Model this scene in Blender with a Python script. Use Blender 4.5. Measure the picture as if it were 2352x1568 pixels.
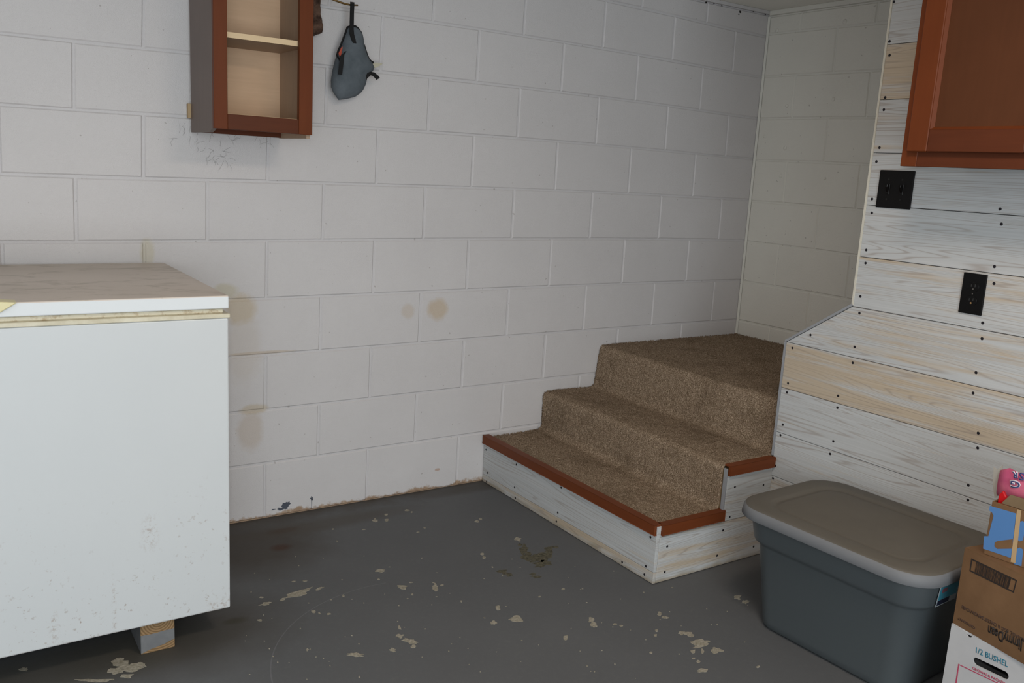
import bpy, bmesh, math, random
from mathutils import Vector, Matrix, noise as mnoise
for o in list(bpy.data.objects): bpy.data.objects.remove(o)
random.seed(7)
S = bpy.context.scene
COL = S.collection
# ------------------------------------------------------------------ camera
F = 2021.14
CC = Vector((-1.00875, -3.05187, 1.32199))
RR = Matrix(((0.83346092, 0.06030957, -0.54927739), (-0.54985953, 0.18900436, -0.81359194), (0.05474844, 0.9801225, 0.19068955)))
cam_d = bpy.data.cameras.new('camera'); cam = bpy.data.objects.new('camera', cam_d); COL.objects.link(cam)
cam.matrix_world = Matrix.Translation(CC) @ RR.to_4x4()
cam_d.sensor_fit = 'HORIZONTAL'; cam_d.sensor_width = 36; cam_d.lens = F/2352*36; cam_d.clip_start = 0.02
S.camera = cam
# ------------------------------------------------------------------ world, lights, exposure
w = bpy.data.worlds.new('world'); S.world = w; w.use_nodes = True
w.node_tree.nodes['Background'].inputs[0].default_value = (0.62, 0.72, 0.86, 1)
w.node_tree.nodes['Background'].inputs[1].default_value = 0.30
S.view_settings.view_transform = 'Standard'; S.view_settings.look = 'None'
S.view_settings.gamma = 1; S.view_settings.use_curve_mapping = False; S.view_settings.exposure = 0.0
def lamp(name, kind, loc, power, color, size=0.1, rot=None, sy=None):
    l = bpy.data.lights.new(name, kind); l.energy = power; l.color = color
    if kind == 'AREA':
        l.size = size
        if sy: l.shape = 'RECTANGLE'; l.size_y = sy
    else: l.shadow_soft_size = size
    o = bpy.data.objects.new(name, l); COL.objects.link(o); o.location = loc
    if rot: o.rotation_euler = rot
    return o
# the camera's own flash, just above and left of the lens, and a fluorescent fitting under the ceiling
lamp('flash', 'POINT', CC + RR @ Vector((-0.03, 0.085, 0.0)), 15, (1.0, 0.985, 0.97), 0.016)
lamp('ceiling_lamp', 'AREA', (0.15, -2.2, 2.09), 14.5, (1.0, 0.83, 0.68), 0.4, (0, 0, 0), 0.3)
# soft daylight fill added behind and left of the camera, its opening made up
lamp('daylight_fill', 'AREA', (-1.35, -5.05, 1.1), 90, (0.89, 0.965, 1.0), 2.3, (math.radians(90), 0, 0), 1.9)

# ------------------------------------------------------------------ helpers
def ray(px, py): return RR @ Vector(((px-1176)/F, -(py-784)/F, -1.0))
def at(px, py, ax, v):
    d = ray(px, py); return CC + d*((v-CC[ax])/d[ax])
def hit(px, py, P0, n):
    d = ray(px, py); return CC + d*((P0-CC).dot(n)/d.dot(n))
ORG = {}
def tag(o, label=None, cat=None, group=None, kind=None):
    if label: o['label'] = label
    if cat: o['category'] = cat
    if group: o['group'] = group
    if kind: o['kind'] = kind
    return o
def thing(name, label, cat, loc, group=None):
    o = bpy.data.objects.new(name, None); COL.objects.link(o); o.location = loc; o.empty_display_size = .05
    ORG[o.name] = Vector(loc); return tag(o, label, cat, group)
def obj(name, bm, mat, parent=None, smooth=False, org=None, label=None):
    """bm holds world coordinates; origin = parent's origin (or org)"""
    base = ORG[parent.name] if parent is not None else Vector(org or (0, 0, 0))
    bmesh.ops.recalc_face_normals(bm, faces=bm.faces)
    bm.transform(Matrix.Translation(-base))
    me = bpy.data.meshes.new(name); bm.to_mesh(me); bm.free()
    o = bpy.data.objects.new(name, me); COL.objects.link(o)
    if isinstance(mat, (list, tuple)):
        for m in mat: me.materials.append(m)
    elif mat: me.materials.append(mat)
    if smooth:
        for p in me.polygons: p.use_smooth = True
    if parent is not None: o.parent = parent
    else: o.location = base
    ORG[o.name] = base
    if label: o['label'] = label
    return o
def struct(name, bm, mat, **k):
    o = obj(name, bm, mat, **k); o['kind'] = 'structure'; return o
def box(lo, hi, bev=0, seg=1, bm=None):
    b = bmesh.new()
    bmesh.ops.create_cube(b, size=1)
    for v in b.verts:
        v.co = Vector([(lo[i]+hi[i])/2 + v.co[i]*(hi[i]-lo[i]) for i in range(3)])
    if bev: bmesh.ops.bevel(b, geom=list(b.edges), offset=bev, segments=seg, affect='EDGES', profile=.5)
    return merge(bm, b) if bm is not None else b
def merge(bm, b):
    me = bpy.data.meshes.new('t'); b.to_mesh(me); b.free(); bm.from_mesh(me); bpy.data.meshes.remove(me); return bm
def obox(P, u, v, w_, bev=0, bm=None, seg=1):
    """box from corner P spanned by three vectors"""
    b = bmesh.new(); bmesh.ops.create_cube(b, size=1)
    for q in b.verts: q.co = Vector(P) + Vector(u)*(q.co.x+.5) + Vector(v)*(q.co.y+.5) + Vector(w_)*(q.co.z+.5)
    if bev: bmesh.ops.bevel(b, geom=list(b.edges), offset=bev, segments=seg, affect='EDGES', profile=.5)
    return merge(bm, b) if bm is not None else b
def prism(pts, ext, bm=None, bev=0):
    """polygon (list of world points) pushed along ext"""
    b = bmesh.new(); a = [b.verts.new(Vector(p)) for p in pts]; c = [b.verts.new(Vector(p)+Vector(ext)) for p in pts]
    b.faces.new(a); b.faces.new(c[::-1]); n = len(a)
    for i in range(n): b.faces.new((a[i], c[i], c[(i+1) % n], a[(i+1) % n]))
    if bev: bmesh.ops.bevel(b, geom=list(b.edges), offset=bev, segments=1, affect='EDGES')
    return merge(bm, b) if bm is not None else b
def tube(pts, r, seg=8, bm=None, radii=None):
    b = bmesh.new(); rings = []; n = len(pts); pts = [Vector(p) for p in pts]
    for i, p in enumerate(pts):
        t = (pts[min(i+1, n-1)] - pts[max(i-1, 0)]).normalized()
        a = t.cross(Vector((0, 0, 1)));
        if a.length < .1: a = t.cross(Vector((1, 0, 0)))
        a.normalize(); c = t.cross(a); rr = radii[i] if radii else r
        rings.append([b.verts.new(p + (a*math.cos(k*2*math.pi/seg) + c*math.sin(k*2*math.pi/seg))*rr) for k in range(seg)])
    for i in range(n-1):
        for k in range(seg): b.faces.new((rings[i][k], rings[i][(k+1) % seg], rings[i+1][(k+1) % seg], rings[i+1][k]))
    b.faces.new(rings[0][::-1]); b.faces.new(rings[-1])
    return merge(bm, b) if bm is not None else b
def ribbon(pts, wv, tv, bm=None):
    """flat strap through pts, half width vector wv, thickness vector tv"""
    b = bmesh.new(); R4 = []; pts = [Vector(p) for p in pts]
    W = wv if isinstance(wv, list) else [wv]*len(pts)
    for p, q in zip(pts, W):
        q = Vector(q); t = Vector(tv); R4.append([b.verts.new(p-q), b.verts.new(p+q), b.verts.new(p+q+t), b.verts.new(p-q+t)])
    for i in range(len(pts)-1):
        for k in range(4): b.faces.new((R4[i][k], R4[i][(k+1) % 4], R4[i+1][(k+1) % 4], R4[i+1][k]))
    b.faces.new(R4[0][::-1]); b.faces.new(R4[-1])
    return merge(bm, b) if bm is not None else b
def disc(P, n, r, h, seg=10, bm=None):
    b = bmesh.new(); n = Vector(n).normalized(); a = n.orthogonal().normalized(); c = n.cross(a); P = Vector(P)
    lo = [b.verts.new(P + (a*math.cos(k*2*math.pi/seg)+c*math.sin(k*2*math.pi/seg))*r) for k in range(seg)]
    hi = [b.verts.new(P + n*h + (a*math.cos(k*2*math.pi/seg)+c*math.sin(k*2*math.pi/seg))*r*.8) for k in range(seg)]
    b.faces.new(lo[::-1]); b.faces.new(hi)
    for k in range(seg): b.faces.new((lo[k], lo[(k+1) % seg], hi[(k+1) % seg], hi[k]))
    return merge(bm, b) if bm is not None else b
def loft(loops, close=True):
    b = bmesh.new(); V = [[b.verts.new(Vector(p)) for p in L] for L in loops]; n = len(V[0])
    for i in range(len(V)-1):
        for k in range(n): b.faces.new((V[i][k], V[i][(k+1) % n], V[i+1][(k+1) % n], V[i+1][k]))
    if close: b.faces.new(V[0][::-1]); b.faces.new(V[-1])
    return b

# ------------------------------------------------------------------ materials
class M:
    def __init__(s, name, rough=.6, spec=.5, metal=0):
        s.m = bpy.data.materials.new(name); s.m.use_nodes = True; s.nt = s.m.node_tree
        s.b = s.nt.nodes['Principled BSDF']; s.b.inputs['Roughness'].default_value = rough
        s.b.inputs['Specular IOR Level'].default_value = spec; s.b.inputs['Metallic'].default_value = metal
        s._p = None
    def n(s, t, **k):
        x = s.nt.nodes.new(t)
        for a, v in k.items(): setattr(x, a, v)
        return x
    def l(s, a, b): s.nt.links.new(a, b)
    def pos(s):
        if s._p is None: s._p = s.n('ShaderNodeNewGeometry').outputs['Position']
        return s._p
    def xyz(s):
        if not hasattr(s, '_x'):
            q = s.n('ShaderNodeSeparateXYZ'); s.l(s.pos(), q.inputs[0]); s._x = q
        return s._x.outputs
    def math(s, op, a, b=0, c=None, clamp=False):
        q = s.n('ShaderNodeMath', operation=op, use_clamp=clamp)
        for i, v in enumerate((a, b, c)):
            if v is None: continue
            if isinstance(v, (int, float)): q.inputs[i].default_value = v
            else: s.l(v, q.inputs[i])
        return q.outputs[0]
    def vec(s, x, y, z):
        q = s.n('ShaderNodeCombineXYZ')
        for i, v in enumerate((x, y, z)):
            if isinstance(v, (int, float)): q.inputs[i].default_value = v
            else: s.l(v, q.inputs[i])
        return q.outputs[0]
    def noise(s, scale, detail=3, rough=.5, vec=None, dist=0):
        q = s.n('ShaderNodeTexNoise'); q.inputs['Scale'].default_value = scale; q.inputs['Detail'].default_value = detail
        q.inputs['Roughness'].default_value = rough; q.inputs['Distortion'].default_value = dist
        s.l(vec if vec is not None else s.pos(), q.inputs['Vector']); return q.outputs['Fac']
    def ramp(s, f, stops):
        q = s.n('ShaderNodeValToRGB'); e = q.color_ramp.elements
        while len(e) < len(stops): e.new(.5)
        for i, (p, c) in enumerate(stops):
            e[i].position = p; e[i].color = (*c, 1) if isinstance(c, tuple) else (c, c, c, 1)
        s.l(f, q.inputs[0]); return q.outputs[0]
    def mix(s, f, a, b):
        q = s.n('ShaderNodeMix', data_type='RGBA')
        if isinstance(f, (int, float)): q.inputs[0].default_value = f
        else: s.l(f, q.inputs[0])
        for i, v in ((6, a), (7, b)):
            if isinstance(v, tuple): q.inputs[i].default_value = (*v, 1)
            else: s.l(v, q.inputs[i])
        return q.outputs[2]
    def col(s, c):
        if isinstance(c, tuple): s.b.inputs['Base Color'].default_value = (*c, 1)
        else: s.l(c, s.b.inputs['Base Color'])
        return s
    def bump(s, f, strength, dist=.002):
        q = s.n('ShaderNodeBump'); q.inputs['Strength'].default_value = strength; q.inputs['Distance'].default_value = dist
        s.l(f, q.inputs['Height']); s.l(q.outputs[0], s.b.inputs['Normal']); return s
    def blob(s, a, b, ca, cb, ra, rb, soft=.35, wob=.5, wn=None, rot=0):
        """soft elliptical stain mask in two of the world axes, its edge broken by noise"""
        da = s.math('SUBTRACT', a, ca); db = s.math('SUBTRACT', b, cb)
        da = s.math('DIVIDE', da, ra); db = s.math('DIVIDE', db, rb)
        d = s.math('SQRT', s.math('ADD', s.math('MULTIPLY', da, da), s.math('MULTIPLY', db, db)))
        if wn is not None: d = s.math('ADD', d, s.math('MULTIPLY', s.math('SUBTRACT', wn, .5), wob*2))
        return s.math('DIVIDE', s.math('SUBTRACT', 1+soft/2, d), soft, clamp=True)
def flat(name, c, rough=.6, spec=.4, metal=0, bump=0, bs=200):
    m = M(name, rough, spec, metal); m.col(c)
    if bump: m.bump(m.noise(bs, 4), bump, .001)
    return m.m

def block_paint(name, base, side=False):
    m = M(name, .55, .35)
    x, y, z = m.xyz()
    big = m.noise(3.0, 4, .6); fine = m.noise(90, 5, .6); wn = m.noise(22, 5, .65)
    c = m.mix(big, tuple(v*.93 for v in base), tuple(min(1, v*1.05) for v in base))
    a = y if side else x
    sc = m.vec(m.math('MULTIPLY', a, 9), 0, m.math('MULTIPLY', z, 60))
    dirt = m.math('MULTIPLY', m.math('SUBTRACT', m.noise(1, 5, .7, sc), .60), 2.2, clamp=True)
    c = m.mix(m.math('MULTIPLY', dirt, .16), c, (.25, .22, .19))
    tiny = m.math('GREATER_THAN', m.noise(60, 1, .5), .765)
    c = m.mix(m.math('MULTIPLY', tiny, .35), c, (.16, .12, .10))
    if not side:
        for (px, py, rx, rz, k, colr) in ((1005, 710, .045, .040, .75, (.55, .44, .32)), (937, 714, .028, .028, .45, (.55, .45, .35)),
                (552, 708, .055, .050, .75, (.55, .46, .34)), (516, 668, .045, .025, .6, (.52, .47, .34)), (338, 578, .022, .04, .5, (.54, .49, .34)), (582, 940, .05, .018, .7, (.52, .44, .33)),
                (575, 990, .045, .07, .5, (.52, .43, .35)), (1005, 1078, .012, .005, .7, (.45, .28, .2)), (600, 810, .12, .006, .5, (.5, .38, .25)), (560, 800, .06, .12, .25, (.55, .47, .38))):
            P = at(px, py, 1, 0)
            k_ = m.math('MULTIPLY', m.blob(x, z, P.x, P.z, rx, rz, .5, .45, wn), k)
            c = m.mix(k_, c, colr)
    # damp, flaking rust-brown foot of the wall
    edge = m.math('ADD', z, m.math('MULTIPLY', m.math('SUBTRACT', m.noise(14, 7, .75), .5), -.09))
    foot = m.math('DIVIDE', m.math('SUBTRACT', .018, edge), .010, clamp=True)
    c = m.mix(m.math('MULTIPLY', foot, .85), c, m.mix(m.noise(40, 4), (.17, .075, .03), (.48, .32, .17)))
    m.col(c)
    m.bump(m.math('ADD', m.math('MULTIPLY', fine, .7), m.noise(350, 3)), .55, .0022)
    return m.m
m_wall = block_paint('white_painted_block', (.635, .612, .615))
m_side = block_paint('cream_painted_block', (.82, .805, .74), True)
m_mortar = block_paint('painted_mortar', (.61, .592, .60))
m_mortar_s = block_paint('painted_mortar_side', (.79, .78, .72), True)

def whitewash():
    m = M('whitewashed_pine', .55, .35)
    x, y, z = m.xyz()
    al = m.math('ADD', x, y)
    at_ = m.n('ShaderNodeAttribute', attribute_type='OBJECT', attribute_name='tan').outputs['Fac']
    rnd = m.n('ShaderNodeObjectInfo').outputs['Random']
    off = m.math('MULTIPLY', rnd, 37)
    v1 = m.vec(m.math('ADD', m.math('MULTIPLY', al, .42), off), m.math('MULTIPLY', z, 12), off)
    n1 = m.noise(1, 2, .45, v1, .25)
    rings = m.math('SINE', m.math('MULTIPLY', n1, 210))
    lines = m.math('POWER', m.math('MULTIPLY_ADD', rings, .5, .5), 9)
    v2 = m.vec(m.math('ADD', m.math('MULTIPLY', al, 3.0), off), m.math('MULTIPLY', z, 170), off)
    fib = m.noise(1, 4, .6, v2)
    v3 = m.vec(m.math('ADD', m.math('MULTIPLY', al, 1.2), off), m.math('MULTIPLY', z, 24), off)
    tan = m.noise(1, 5, .68, v3)
    brd = m.noise(1, 3, .5, m.vec(m.math('ADD', m.math('MULTIPLY', al, 2.2), off), m.math('MULTIPLY', z, 5), 3))
    base = m.mix(fib, (.43, .445, .45), (.63, .64, .645))
    t = m.math('MULTIPLY', m.math('SUBTRACT', m.math('ADD', tan, m.math('MULTIPLY', at_, .42)), .66), 6.5, clamp=True)
    tc = m.mix(fib, (.46, .33, .19), (.56, .44, .29))
    c = m.mix(m.math('MULTIPLY', t, .72), base, tc)
    c = m.mix(m.math('MULTIPLY', m.math('MULTIPLY', lines, brd), .95), c, (.30, .245, .21))
    g = m.math('MULTIPLY', m.math('SUBTRACT', m.noise(1, 5, .7, m.vec(m.math('MULTIPLY', al, 5), m.math('MULTIPLY', z, 60), off)), .58), 2.5, clamp=True)
    ft = m.math('MULTIPLY', m.math('DIVIDE', m.math('SUBTRACT', .022, m.math('ADD', z, m.math('MULTIPLY', m.math('SUBTRACT', m.noise(12, 5), .5), .05))), .02, clamp=True), .75)
    c = m.mix(m.math('MULTIPLY', g, .45), c, (.34, .29, .23)); c = m.mix(ft, c, (.30, .24, .16))
    m.col(c); m.bump(m.math('ADD', fib, m.math('MULTIPLY', lines, -.5)), .25, .001)
    return m.m
m_plank = whitewash()

def stained(name, a, b, vertical=True, rough=.38):
    m = M(name, rough, .2); x, y, z = m.xyz(); al = m.math('ADD', x, y)
    v = m.vec(m.math('MULTIPLY', al, 60 if vertical else 6), 0, m.math('MULTIPLY', z, 5 if vertical else 90))
    f = m.noise(1, 4, .6, v); g = m.noise(7, 3, .5)
    c = m.mix(f, a, b); c = m.mix(m.math('MULTIPLY', g, .4), c, tuple(q*.55 for q in a)); m.col(c)
    m.bump(f, .08, .0006); return m.m
m_cherry = stained('cherry_stained_wood', (.120, .028, .007), (.172, .042, .011), rough=.5)
m_cherry_h = stained('cherry_stained_rail', (.085, .021, .008), (.125, .034, .012), False, .5)
m_cherry_side = stained('brown_laminate_side', (.135, .095, .078), (.17, .12, .098))
m_cherry_panel = stained('cherry_panel', (.082, .027, .010), (.110, .038, .015), rough=.5)
m_nosing = stained('red_brown_nosing', (.14, .036, .011), (.21, .056, .018), False, .5)
m_birch = stained('birch_ply', (.62, .42, .27), (.78, .55, .37), False, .5)
m_birch_edge = stained('pale_ply_edge', (.75, .56, .34), (.88, .68, .44), False, .5)
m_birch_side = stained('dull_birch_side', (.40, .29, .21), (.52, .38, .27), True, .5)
m_raw = stained('raw_pine', (.42, .30, .17), (.55, .40, .24), True, .7)
m_cream = flat('cream_edge', (.66, .63, .54), .6)
m_graystrip = flat('gray_metal_strip', (.30, .31, .33), .5, bump=.2)
m_black = flat('black_plastic', (.0035, .003, .003), .30, .22)
m_screw = flat('black_screw', (.010, .008, .012), .5)
m_soot = flat('dark_gap', (.02, .016, .014), .9)
m_ceiling = flat('ceiling_paint', (.84, .82, .76), .8, bump=.2)

def floor_mat():
    m = M('gray_floor_paint', .62, .30); x, y, z = m.xyz()
    n = m.noise(2.2, 5, .6); f = m.noise(60, 5, .7); wn = m.noise(9, 5, .65)
    c = m.mix(n, (.088, .091, .096), (.118, .121, .126))
    c = m.mix(m.math('MULTIPLY', m.math('SUBTRACT', f, .52), 1.1, clamp=True), c, (.16, .16, .155))
    for (px, py, rx, ry, k, cl) in ((585, 1255, .22, .20, .8, (.055, .045, .036)), (645, 1257, .03, .022, .8, (.05, .018, .008)), (652, 1218, .05, .02, .7, (.05, .022, .012)),
            (760, 1200, .30, .05, .55, (.07, .058, .045)), (420, 1460, .25, .18, .65, (.05, .042, .034)), (1100, 1120, .2, .035, .55, (.055, .048, .04)), (120, 1540, .4, .1, .5, (.06, .055, .04)),
            (1860, 1330, .3, .2, .35, (.07, .06, .05)), (540, 1425, .03, .016, .6, (.04, .035, .02))):
        P = at(px, py, 2, 0); c = m.mix(m.math('MULTIPLY', m.blob(x, y, P.x, P.y, rx, ry, .9, .35, wn), k), c, cl)
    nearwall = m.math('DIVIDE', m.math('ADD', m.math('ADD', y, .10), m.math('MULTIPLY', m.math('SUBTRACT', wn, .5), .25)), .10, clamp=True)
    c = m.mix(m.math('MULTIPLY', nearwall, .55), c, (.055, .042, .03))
    # one faint curved scrape
    P = at(1010, 1500, 2, 0); dx = m.math('SUBTRACT', x, P.x); dy = m.math('SUBTRACT', y, P.y)
    r = m.math('SQRT', m.math('ADD', m.math('MULTIPLY', dx, dx), m.math('MULTIPLY', dy, dy)))
    r0 = (at(750, 1380, 2, 0)-P).length
    arc = m.math('LESS_THAN', m.math('ABSOLUTE', m.math('SUBTRACT', r, r0)), .0016)
    arc = m.math('MULTIPLY', arc, m.math('MULTIPLY', m.math('GREATER_THAN', dy, .0), m.math('LESS_THAN', dx, .05)))
    c = m.mix(m.math('MULTIPLY', arc, .35), c, (.20, .20, .22))
    m.col(c); m.bump(m.math('ADD', m.noise(25, 5), m.math('MULTIPLY', f, .4)), .25, .003)
    return m.m
m_floor = floor_mat()
def mott(name, a, b, sc, rough=.8, bump=.3, lo=.35, hi=.65):
    m = M(name, rough, .25); f = m.noise(sc, 5, .65); m.col(m.ramp(f, [(lo, a), (hi, b)]))
    if bump: m.bump(f, bump, .001)
    return m.m
m_chip = mott('bare_concrete', (.22, .20, .15), (.38, .35, .29), 120)
m_mildew = mott('dark_mildew', (.045, .043, .030), (.14, .125, .085), 90)
m_drip = flat('slate_blue_paint', (.075, .085, .11), .6)

def carpet_mat():
    m = M('brown_carpet', .95, .05)
    n1 = m.noise(260, 3, .8); n2 = m.noise(60, 4, .7); n3 = m.noise(7, 4, .6)
    c = m.ramp(n1, [(.34, (.11, .072, .042)), (.5, (.36, .26, .175)), (.64, (.72, .57, .43))])
    c = m.mix(m.math('MULTIPLY', m.math('SUBTRACT', n2, .45), 1.6, clamp=True), c, (.17, .115, .07))
    c = m.mix(m.math('MULTIPLY', m.math('SUBTRACT', n3, .50), 2.0, clamp=True), c, (.13, .088, .052))
    m.col(c); m.bump(m.math('ADD', n1, n2), 1.0, .006); return m.m
m_carpet = carpet_mat()

def freezer_mat():
    m = M('white_enamel', .42, .45); x, y, z = m.xyz()
    c = m.mix(m.noise(3, 3), (.575, .60, .615), (.62, .64, .65))
    low = m.math('DIVIDE', m.math('SUBTRACT', .52, z), .42, clamp=True)
    sp = m.math('MULTIPLY', m.math('SUBTRACT', m.noise(85, 3, .6), .625), 12, clamp=True)
    cl = m.math('MULTIPLY', m.math('SUBTRACT', m.noise(7, 4, .6), .36), 3, clamp=True)
    k = m.math('MULTIPLY', m.math('MULTIPLY', sp, low), cl)
    c = m.mix(m.math('MULTIPLY', k, .8), c, (.22, .12, .07))
    wn = m.noise(18, 5, .7); grit = m.math('MULTIPLY', m.math('SUBTRACT', m.noise(120, 4, .7), .50), 6, clamp=True)
    for px, py, rx, rz, kk in ((345, 1222, .012, .03, .5), (125, 1440, .006, .025, .6), (512, 1385, .02, .012, .6), (262, 1400, .003, .06, .5)):
        P = at(px, py, 1, -.771); c = m.mix(m.math('MULTIPLY', m.math('MULTIPLY', m.blob(x, z, P.x, P.z, rx*1.5, rz*1.3, 1.2, .9, wn), grit), kk), c, (.26, .15, .09))
    bot = m.math('DIVIDE', m.math('SUBTRACT', .100, m.math('ADD', z, m.math('MULTIPLY', wn, .012))), .010, clamp=True)
    c = m.mix(m.math('MULTIPLY', bot, .6), c, (.30, .19, .11))
    m.col(c); m.bump(m.noise(500, 2), .05, .0005); return m.m
m_enamel = freezer_mat()
def lidtop_mat():
    m = M('grimy_white_enamel', .5, .4); x, y, z = m.xyz()
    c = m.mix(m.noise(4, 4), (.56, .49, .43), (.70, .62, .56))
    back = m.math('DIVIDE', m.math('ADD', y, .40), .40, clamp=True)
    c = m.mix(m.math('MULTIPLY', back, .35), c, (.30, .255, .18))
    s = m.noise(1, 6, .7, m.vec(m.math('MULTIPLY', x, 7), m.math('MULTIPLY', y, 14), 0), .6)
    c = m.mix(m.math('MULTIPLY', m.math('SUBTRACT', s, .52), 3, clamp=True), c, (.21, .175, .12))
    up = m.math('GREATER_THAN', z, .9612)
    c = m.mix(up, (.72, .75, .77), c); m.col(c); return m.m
m_lid = lidtop_mat()
m_gasket = mott('stained_cream_vinyl', (.36, .25, .13), (.62, .57, .44), 45, .5, 0, .28, .50)
m_trimvinyl = mott('cream_vinyl_trim', (.58, .53, .40), (.70, .66, .53), 20, .5, 0)
m_handle = flat('pale_yellow_plastic', (.72, .65, .38), .4)
m_under = flat('black_underside', (.012, .012, .016), .7)

def block4_mat():
    m = M('painted_timber_end', .75, .2); x, y, z = m.xyz()
    dx = m.math('ADD', x, .548); dz = m.math('SUBTRACT', z, .088)
    r = m.math('SQRT', m.math('ADD', m.math('MULTIPLY', dx, dx), m.math('MULTIPLY', dz, dz)))
    rg = m.math('MULTIPLY_ADD', m.math('SINE', m.math('MULTIPLY', m.math('ADD', r, m.math('MULTIPLY', m.noise(30), .004)), 900)), .5, .5)
    wood = m.mix(rg, (.17, .105, .05), (.31, .20, .105))
    zz = m.math('ADD', z, m.math('MULTIPLY', m.noise(25, 4), .012))
    p = m.math('MULTIPLY', m.math('LESS_THAN', zz, .061), m.math('GREATER_THAN', m.math('ADD', zz, m.math('MULTIPLY', x, -.25)), .158))
    p = m.math('MAXIMUM', p, m.math('GREATER_THAN', y, -.750))
    c = m.mix(p, wood, m.mix(m.noise(50), (.13, .135, .145), (.20, .205, .21)))
    m.col(c); return m.m
m_timber = block4_mat()

m_tote = flat('slate_gray_plastic', (.070, .082, .088), .42, .5, bump=.12, bs=700)
def tlid():
    m = M('dusty_gray_plastic', .6, .35); g = m.n('ShaderNodeNewGeometry'); q = m.n('ShaderNodeSeparateXYZ'); m.l(g.outputs['Normal'], q.inputs[0])
    up = m.math('GREATER_THAN', q.outputs[2], .75)
    d = m.mix(m.noise(6, 5, .6), (.088, .078, .063), (.135, .120, .099))
    d = m.mix(m.math('MULTIPLY', m.math('SUBTRACT', m.noise(3, 4), .5), 2.5, clamp=True), d, (.080, .076, .070))
    m.col(m.mix(up, (.17, .175, .185), d)); m.bump(m.noise(500, 3), .15, .0006); return m.m
m_totelid = tlid()
m_kraft = mott('kraft_cardboard', (.135, .072, .034), (.19, .105, .052), 6, .85, 0)
m_kraft_d = mott('kraft_inside', (.13, .088, .05), (.17, .12, .07), 8, .9, 0)
m_whitebox = mott('white_cardboard', (.45, .45, .465), (.52, .52, .53), 5, .8, 0)
m_blue = flat('blue_print', (.075, .19, .42), .6)
m_tape = flat('tan_packing_tape', (.45, .31, .17), .25, .5)
m_ink = flat('black_ink', (.025, .018, .015), .7)
m_ink2 = flat('faded_ink', (.07, .04, .03), .7)
m_teal = flat('teal_ink', (.03, .17, .25), .7)
m_red = flat('red_ink', (.45, .06, .12), .7)
m_pink = mott('pink_film', (.50, .09, .19), (.62, .17, .24), 14, .3, .4)
m_redfilm = flat('red_film', (.50, .006, .010), .3)
m_navy = flat('navy_print', (.05, .06, .18), .5)
m_clear = M('clear_film', .25, .5); m_clear.col((.42, .39, .34)); m_clear.b.inputs['Alpha'].default_value = .75; m_clear = m_clear.m
m_white = flat('white_print', (.66, .60, .64), .5)
m_grey_fabric = mott('gray_neoprene', (.082, .098, .112), (.13, .15, .17), 12, .85, .4)
m_strap = flat('black_webbing', (.006, .006, .007), .8)
m_orange = flat('coral_lining', (.55, .10, .06), .8)
m_tagm = flat('white_tag', (.50, .47, .36), .8)
m_brass = flat('aged_brass', (.26, .16, .06), .35, .5, .8)
m_brownc = mott('brown_leather', (.035, .018, .012), (.17, .10, .07), 28, .8, .5)
m_sticker = flat('teal_sticker', (.04, .22, .30), .4)
m_stickdk = flat('dark_sticker', (.008, .012, .035), .4)
m_stickbd = flat('sticker_edge', (.30, .34, .36), .4)
m_stickpk = flat('sticker_pink', (.20, .08, .10), .4)
m_copper = flat('brass_contact', (.42, .24, .10), .5)
m_screw2 = flat('dull_contact', (.10, .09, .08), .5)

# ------------------------------------------------------------------ floor, ceiling, plain walls
ZC = 2.135
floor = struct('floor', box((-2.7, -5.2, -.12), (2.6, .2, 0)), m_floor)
struct('ceiling', box((-2.7, -5.2, ZC), (2.6, .2, ZC+.12)), m_ceiling)
struct('wall_front_shade', box((-.15, -5.3, 0), (2.6, -5.2, ZC)), m_mortar)  # unseen part wall, added to block fill light from the front right
struct('wall_left', box((-2.7, -5.2, 0), (-2.6, 0, ZC)), m_mortar)

# concrete-block walls: each block its own piece, joints recessed
CB = [(-0.01672, -0.00528), (0.01258, -0.00948), (-0.00944, 0.02423), (0.00537, -0.01072), (0.00202, -0.00428), (0.01112, 0.01964), (-0.0081, -0.0045), (0.01773, 0.00769), (-0.00269, -0.00694), (-0.00682, -0.00164)]
def warp_back(x, z):
    cx = max(-.65, min(2.3, x)); cz = max(.15, min(2.05, z)); dx = dz = 0; k = 0
    for i in range(4):
        for j in range(4-i):
            t = cx**i*cz**j; dx += CB[k][0]*t; dz += CB[k][1]*t; k += 1
    return x+dx, z+dz
CS = [(0.00585, 0.00667), (-0.00425, 0.00565), (0.00592, -0.00876), (0.10271, -0.02521), (-0.01329, 0.01311), (0.12029, -0.02123)]
def warp_side(y, z):
    cy = max(-.75, min(0, y)); cz = max(.7, min(2.05, z)); dy = dz = 0; k = 0
    for i in range(3):
        for j in range(3-i):
            t = cy**i*cz**j; dy += CS[k][0]*t; dz += CS[k][1]*t; k += 1
    return y+dy, z+dz
XC = 2.436; H = .2032; Z0 = .0173
wb = struct('wall_back', box((-2.6, .0042, 0), (XC+.1, .12, ZC)), m_mortar)
wr = struct('wall_right', box((XC+.0042, -5.2, 0), (XC+.12, .008, ZC)), m_mortar_s)
def block(P, n_in, parent, mat):
    """four corner points on the wall face; n_in points into the wall"""
    n = Vector(n_in); c = sum(P, Vector())/4; jt = .0034 + random.uniform(-.0008, .0010); ch = .0038
    pr = random.uniform(-.0008, .0008)
    def ins(p, d):
        q = p.copy()
        for ax in range(3):
            if abs(n[ax]) < .5: q[ax] += d*(1 if c[ax] > p[ax] else -1)
        return q
    outer = [ins(p, jt) + n*.0036 for p in P]; inner = [ins(p, jt+ch) - n*pr for p in P]; deep = [ins(p, jt)+n*.02 for p in P]
    bm = loft([deep, outer, inner]); return obj('block', bm, mat, parent)
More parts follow.
